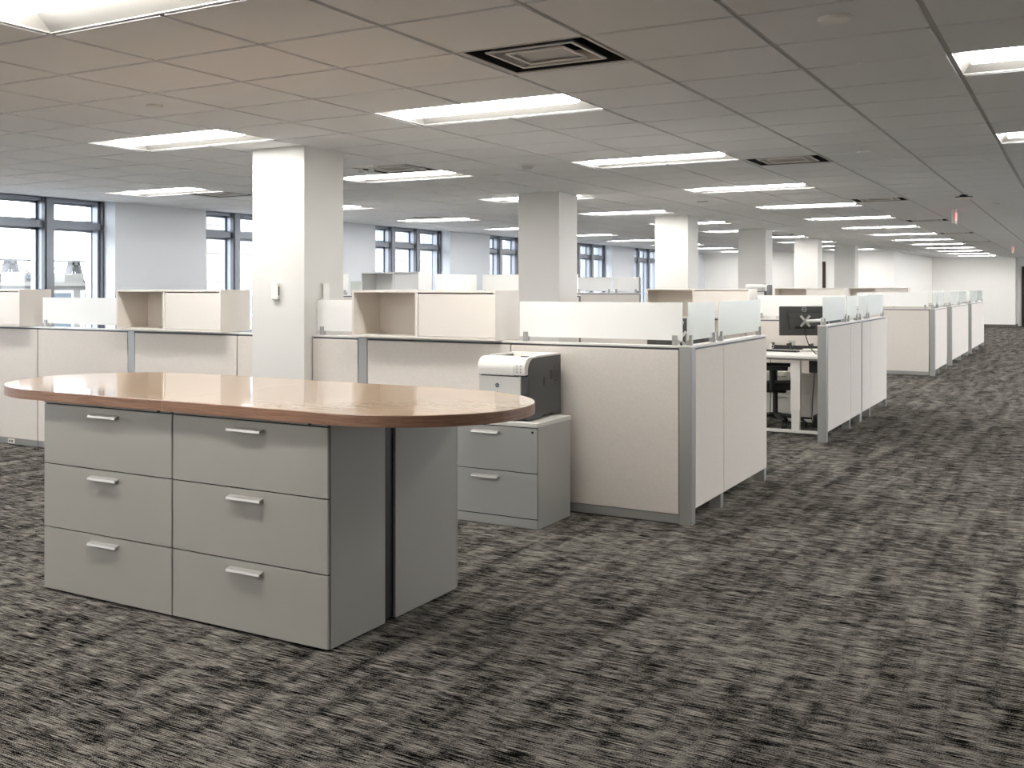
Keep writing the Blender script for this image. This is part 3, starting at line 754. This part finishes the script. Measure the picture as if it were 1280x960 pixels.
def chair(x, y, rz, lab):
    t = thing('office_chair', lab, 'office chair', (x, y, 0), rz); f = lambda mb, n, m_, p=t, **k: mb.build(n, m_, p, world=False, **k)
    f(MB().prism([(-.23, .44), (-.22, .49), (0, .50), (.20, .51), (.25, .49), (.26, .46), (.20, .43), (-.2, .42)], -.24, .24, 'x'), 'seat', M['mesh'], bevel=.015, seg=3)
    bk = []
    for q in range(9):
        z = .56+.055*q; bk.append((-.24-.05*math.sin(q/8*3.1)-.03*q/8, z))
    poly = bk+[(a-.035, z) for a, z in bk[::-1]]
    f(MB().prism(poly, -.22, .22, 'x'), 'backrest', M['mesh'], bevel=.012, seg=3)
    f(MB().tube([(0, -.1, .41), (0, -.26, .42), (0, -.33, .55), (0, -.33, .8)], .022), 'back_support', M['black'])
    f(MB().cyl((0, 0, .12), .028, .30), 'gas_column', M['black'])
    f(MB().box(-.1, .1, -.13, .12, .385, .43), 'tilt_mechanism', M['black'], bevel=.01)
    for s_ in (-1, 1):
        a = f(MB().tube([(s_*.2, 0, .42), (s_*.29, -.02, .44), (s_*.30, -.02, .66)], .028), 'arm_post', M['black'])
        f(MB().box(s_*.30-.045, s_*.30+.045, -.15, .15, .655, .70), 'arm_pad', M['black'], bevel=.012, seg=3)
    for q in range(5):
        an = R(72*q+20); dx, dy = math.cos(an), math.sin(an)
        b = f(MB().tube([(0, 0, .13), (.15*dx, .15*dy, .115), (.31*dx, .31*dy, .08)], .022), 'base_arm', M['black'])
        T = Matrix.Translation((.31*dx, .31*dy, .03)) @ Matrix.Rotation(an+1.0, 4, 'Z')
        f(MB().cyl((-.025, 0, 0), .03, .02, 'x', n=20, T=T).cyl((.005, 0, 0), .03, .02, 'x', n=20, T=T).box(-.012, .012, -.01, .01, -.01, .04, T=T), 'caster', M['black'], b)
chair(-2.97, 12.74, R(-80), 'black office chair tucked under the white desk behind the near corner')

def monitor(x, y, zc, yaw, lab, arm=None, w=.54, h=.32, ring=True):
    """screen faces local +y; back faces local -y"""
    t = thing('computer_monitor', lab, 'monitor', (x, y, zc-h/2), yaw, None); f = lambda mb, n, m_, p=t, **k: mb.build(n, m_, p, world=False, **k)
    f(MB().box(-w/2, w/2, -.012, .012, 0, h), 'housing', M['monback'], bevel=.006)
    f(MB().box(-w/2+.012, w/2-.012, .0122, .0128, .015, h-.012), 'display', M['black'])
    hs = f(MB().prism([(-.17, .07), (.17, .07), (.19, .25), (-.19, .25)], -.035, -.012, 'y'), 'rear_cover', M['monback'], bevel=.012, seg=3)
    f(MB().box(-.11, .11, -.037, -.034, .075, .105), 'port_bay', M['black'], hs)
    if ring:
        pts = [(.024*math.cos(2*math.pi*q/24), -.0155 if False else -.036, .285-.0+.024*math.sin(2*math.pi*q/24)) for q in range(25)]
        pts = [(a, -.0125, c_) for a, _, c_ in pts]
        lg = f(MB().tube(pts, .002, 6), 'logo_ring', M['logow'])
        textmesh('DELL', .014, .0006, 'logo_letters', M['logow'], lg, Matrix.Translation((0, -.013, .285)) @ Matrix.Rotation(R(90), 4, 'X'))
    m = MB().box(-.02, .02, -.05, -.037, h/2-.02, h/2+.02)
    for a, b in ((-1, -1), (-1, 1), (1, -1), (1, 1)):
        T = Matrix.Translation((a*.03, -.042, h/2+b*.035)) @ Matrix.Rotation(math.atan2(b*.035, a*.03)*-1, 4, 'Y')
        m.box(-.03, .03, -.005, .004, -.011, .011, T=T)
    f(m, 'mount_plate', M['steel'])
    if arm:
        c_, s__ = math.cos(-yaw), math.sin(-yaw)
        def lc(p): dx, dy = p[0]-x, p[1]-y; return (dx*c_-dy*s__, dx*s__+dy*c_, p[2]-(zc-h/2))
        pts = [(0, -.05, h/2), (0, -.085, h/2)]
        f(MB().tube([(0, -.045, h/2), (0, -.095, h/2)], .024, 14), 'arm_joint', M['steel'])
        f(MB().tube([(0, -.088, h/2)]+[lc(p) for p in arm[:-1]], .017, 12), 'arm', M['steel'])
        b = arm[-2]; f(MB().tube([lc((b[0], b[1], b[2]+.03)), lc((b[0], b[1], arm[-1][2]))], .02, 14), 'arm_post', M['steel'])
        f(MB().tube([(0, -.03, .08), (.01, -.05, -.03), (.05, -.03, -.12), lc((-2.45, 12.35, .862)), lc((-2.36, 12.3, .857))], .005), 'cable', M['black'])
    return t
monitor(-2.56, 12.28, 1.222, R(33), 'dark grey monitor seen from behind on a silver arm over desk', arm=[(-2.36, 12.10, 1.235), (-2.33, 12.10, 1.235), (0, 0, .853)])
monitor(-2.42, 12.62, 1.222, R(60), 'second dark monitor behind the first, seen only at its right edge', ring=False)
t = thing('computer_monitor', 'dark monitor with ring logo glimpsed between the near corner screens', 'monitor', (0, 0, 0)); bpy.data.objects.remove(t)
mm = monitor(-2.61, 8.15, 1.195, R(8), 'dark monitor with ring logo glimpsed between the near corner screens', w=.50)
mm['label'] = 'dark monitor with ring logo glimpsed between the near corner screens'
t = thing('office_desk', 'desk inside the nearest workstation, hidden behind the aisle panels', 'desk', (-2.9, 8.1, 0))
MB().box(-3.55, -2.295, 7.55, 9.0, .71, .737).build('desktop', M['white'], t, bevel=.003)
for x in (-3.45, -2.4):
    MB().box(x-.03, x+.03, 7.95, 8.6, 0, .03).build('foot', M['white'], t); MB().box(x-.03, x+.03, 8.2, 8.26, .03, .71).build('leg', M['white'], t)
t = thing('monitor_stand', 'silver stand carrying the monitor behind the near corner screens', 'monitor stand', (-2.61, 8.1, .737))
MB().box(-2.70, -2.52, 7.98, 8.12, .737, .75).build('base', M['steel'], t); MB().box(-2.63, -2.59, 8.045, 8.08, .75, 1.2).build('upright', M['steel'], t); MB().box(-2.63, -2.59, 8.075, 8.112, 1.17, 1.21).build('bracket', M['steel'], t)

# desk clutter
zt = .852
t = thing('drinking_glass', 'clear drinking glass on the white desk below the monitor', 'glass', (-2.87, 13.12, zt))
m = MB(); n = 24; prof = [(.034, 0), (.04, .11), (.037, .11), (.031, .008)]
for q in range(n):
    a0, a1 = 2*math.pi*q/n, 2*math.pi*(q+1)/n
    for (r0, z0), (r1, z1) in zip(prof, prof[1:]):
        m.quad([(r0*math.cos(a0), r0*math.sin(a0), z0), (r0*math.cos(a1), r0*math.sin(a1), z0), (r1*math.cos(a1), r1*math.sin(a1), z1), (r1*math.cos(a0), r1*math.sin(a0), z1)])
m.v = [(a-2.62+2.62, b, c_) for a, b, c_ in m.v]
m.build('vessel', M['tumbler'], t, world=False, smooth=True); MB().cyl((0, 0, .002), .031, .004).build('water_base', M['tumbler'], t, world=False)
def keyboard(x, y, rz, lab):
    t = thing('keyboard', lab, 'keyboard', (x, y, zt), rz); f = lambda mb, n, m_, **k: mb.build(n, m_, t, world=False, **k)
    f(MB().box(-.21, .21, -.065, .065, 0, .014), 'case', M['black'], bevel=.004)
    k = MB()
    for r in range(5):
        for c_ in range(15): k.box(-.2+c_*.027, -.178+c_*.027, -.055+r*.023, -.037+r*.023, .014, .019)
    k = f(k, 'keys', M['monback']); k['kind'] = 'stuff'
keyboard(-2.92, 12.74, R(-6), 'black keyboard on the white desk in front of the glass')
t = thing('paper_stack', 'loose stack of white papers on the desk under the monitor', 'papers', (-2.58, 13.0, zt))
for q in range(7):
    T = Matrix.Translation((-2.57+random.uniform(-.03, .03), 12.98+random.uniform(-.03, .03), zt+.0005+.0035*q)) @ Matrix.Rotation(random.uniform(-.5, .5), 4, 'Z')
    MB().box(-.108, .108, -.14, .14, 0, .003, T=T).build('sheet', M['paper'], t)
t = thing('desk_organizer', 'low black tray organizer at the back of the white desk', 'desk organizer', (-2.8, 13.32, zt))
m = MB().box(-3.15, -2.45, 13.2, 13.44, zt, zt+.008).box(-3.15, -2.45, 13.2, 13.208, zt+.008, zt+.05)
for x in (-3.15, -2.95, -2.7, -2.458): m.box(x, x+.008, 13.208, 13.44, zt+.008, zt+.07)
m.build('tray', M['black'], t); MB().box(-2.93, -2.72, 13.22, 13.4, zt+.009, zt+.04).build('paper_pad', M['paper'], t)
t = thing('white_cup', 'small white cup at the left of the desk clutter', 'cup', (-3.10, 12.98, zt))
m = MB(); prof = [(0.0001, 0), (.03, 0), (.038, .08), (.034, .08), (.027, .006), (.0001, .006)]
for q in range(n):
    a0, a1 = 2*math.pi*q/n, 2*math.pi*(q+1)/n
    for (r0, z0), (r1, z1) in zip(prof, prof[1:]):
        m.quad([(r0*math.cos(a0), r0*math.sin(a0), z0), (r0*math.cos(a1), r0*math.sin(a1), z0), (r1*math.cos(a1), r1*math.sin(a1), z1), (r1*math.cos(a0), r1*math.sin(a0), z1)])
m.build('bowl', M['white'], t, world=False, smooth=True)
MB().tube([(.034, 0, .06), (.055, 0, .055), (.055, 0, .03), (.032, 0, .02)], .004).build('handle', M['white'], t, world=False)

# far storage cabinet with small printer on it
t = thing('storage_cabinet', 'white cabinet far back carrying a small printer, beside the fourth column', 'storage cabinet', (-4.85, 20.0, 0))
MB().box(-5.15, -4.60, 19.3, 19.8, .02, 1.28).build('body', M['white'], t, bevel=.003)
for a, b in ((-5.14, -4.88), (-4.87, -4.61)):
    d = MB().box(a, b, 19.28, 19.3, .05, 1.27).build('door', M['white'], t, bevel=.002); MB().box((a+b)/2-.05, (a+b)/2+.05, 19.262, 19.281, 1.2, 1.215).build('handle', M['handle'], d)
MB().box(-5.13, -4.62, 19.32, 19.78, 0, .02).build('plinth', M['black'], t)
printer(-5.02, 19.33, 1.28, 'small distant white printer above the partitions, beside the fourth column', w=.36, d=.44, h=.36, logo=False)

# ------------------------------------------------------------------ outside the windows
t = thing('truss_bridge', 'grey steel truss bridge beyond the left windows', 'bridge', (-70, 45, -12))
bx = -70; m = MB()
ztop, zbot = 3.66, 2.0
m.box(bx-.3, bx+.3, 20, 130, ztop-.07, ztop+.07).box(bx-.3, bx+.3, 20, 130, zbot-.06, zbot+.06).build('chord', M['bridge'], t)
m = MB()
for q in range(30):
    y0 = 26.1+q*3.1
    m.tube([(bx, y0, ztop), (bx, y0, zbot)], .10, 6).tube([(bx, y0, ztop), (bx, y0+3.1, zbot)], .045, 6).tube([(bx, y0+3.1, ztop), (bx, y0, zbot)], .045, 6)
m.build('bracing', M['bridge'], t)
for q in range(14):
    y0 = 29.2+q*6.2
    m = MB()
    for s_ in (-1, 1): m.prism([(y0+s_*.15, ztop-.1), (y0+s_*.38, ztop-.1), (y0+s_*1.0, zbot-.3), (y0+s_*1.0, -12), (y0+s_*.75, -12), (y0+s_*.75, zbot-.3)][::s_], bx-.3, bx+.3, 'x')
    m.box(bx-.3, bx+.3, y0-.4, y0+.4, ztop-.3, ztop-.07).build('pylon', M['bridge'], t)
t = thing('rooftop_building', 'low pale building with parapet seen through the left windows', 'building', (-40, 35, -12))
MB().box(-52, -40, 12, 47, -12, 1.62).build('walls', M['concrete'], t); MB().box(-52.3, -39.7, 11.8, 47.2, 1.62, 1.8).build('parapet', M['concrete'], t)
h = MB().box(-44.5, -43, 33.8, 34.9, 1.8, 2.29).box(-44.5, -43, 36.4, 37.6, 1.8, 2.25).build('roof_hut', M['concrete'], t)
MB().box(-42.99, -42.9, 34.1, 34.4, 1.95, 2.15).build('hut_window', M['winglass_dark'], h)
for q in range(9): 
    f_ = MB().box(-40, -39.9, 17.2+q*2.2, 18.9+q*2.2, -.5, 1.42).build('window', M['reveal'], t); MB().box(-39.9, -39.88, 17.35+q*2.2, 18.75+q*2.2, -.35, 1.3).build('pane', M['winglass_dark'], f_)
t = thing('stone_building', 'cream stone building close outside the middle windows', 'building', (-25, 60, -12))
MB().box(-34, -31, 34, 150, -12, 16).build('walls', M['facade'], t)
for q in range(15):
    for r in range(-1, 4):
        y0, z0 = 36+q*5.0, -3.0+r*3.4
        f_ = MB().box(-31.06, -30.9, y0-.12, y0+2.12, z0-.12, z0+2.2).build('window', M['reveal'], t)
        MB().box(-30.9, -30.87, y0, y0+.97, z0, z0+1.0).box(-30.9, -30.87, y0+1.03, y0+2.0, z0, z0+1.0).box(-30.9, -30.87, y0, y0+.97, z0+1.06, z0+2.08).box(-30.9, -30.87, y0+1.03, y0+2.0, z0+1.06, z0+2.08).build('pane', M['winglass_dark'], f_)
struct(MB().box(-400, -12.2, -200, 300, -12.5, -12).box(6.6, 300, -200, 300, -12.5, -12).build('ground', M['concrete']))

# ------------------------------------------------------------------ world, camera
W = bpy.data.worlds.new('overcast'); S.world = W; W.use_nodes = True
nt = W.node_tree; bg = nt.nodes['Background']
tc = nt.nodes.new('ShaderNodeTexCoord'); n_ = nt.nodes.new('ShaderNodeTexNoise'); n_.inputs['Scale'].default_value = 2.5; n_.inputs['Detail'].default_value = 4
r = nt.nodes.new('ShaderNodeValToRGB'); r.color_ramp.elements[0].color = (.85, .91, 1, 1); r.color_ramp.elements[1].color = (.95, .98, 1, 1)
nt.links.new(tc.outputs['Generated'], n_.inputs['Vector']); nt.links.new(n_.outputs['Fac'], r.inputs[0]); nt.links.new(r.outputs[0], bg.inputs[0])
bg.inputs[1].default_value = 3.5
cd = bpy.data.cameras.new('camera'); cam = bpy.data.objects.new('camera', cd); COL.objects.link(cam)
F, CX, HZ = 1341.6, 505., 358.
cam.location = (0, 0, 1.6); cam.rotation_euler = (R(90), 0, math.atan((1350-CX)/F))
cd.sensor_width = 36; cd.sensor_fit = 'HORIZONTAL'; cd.lens = F/1280*36
cd.shift_x = (640-CX)/1280; cd.shift_y = -(480-HZ)/1280; cd.clip_end = 800; cd.clip_start = .05
S.camera = cam
vs = S.view_settings; vs.view_transform = 'Standard'; vs.look = 'None'; vs.gamma = 1; vs.exposure = 1.55; vs.use_curve_mapping = False
S.cycles.max_bounces = 8; S.cycles.diffuse_bounces = 5; S.cycles.transparent_max_bounces = 16; S.cycles.use_denoising = True
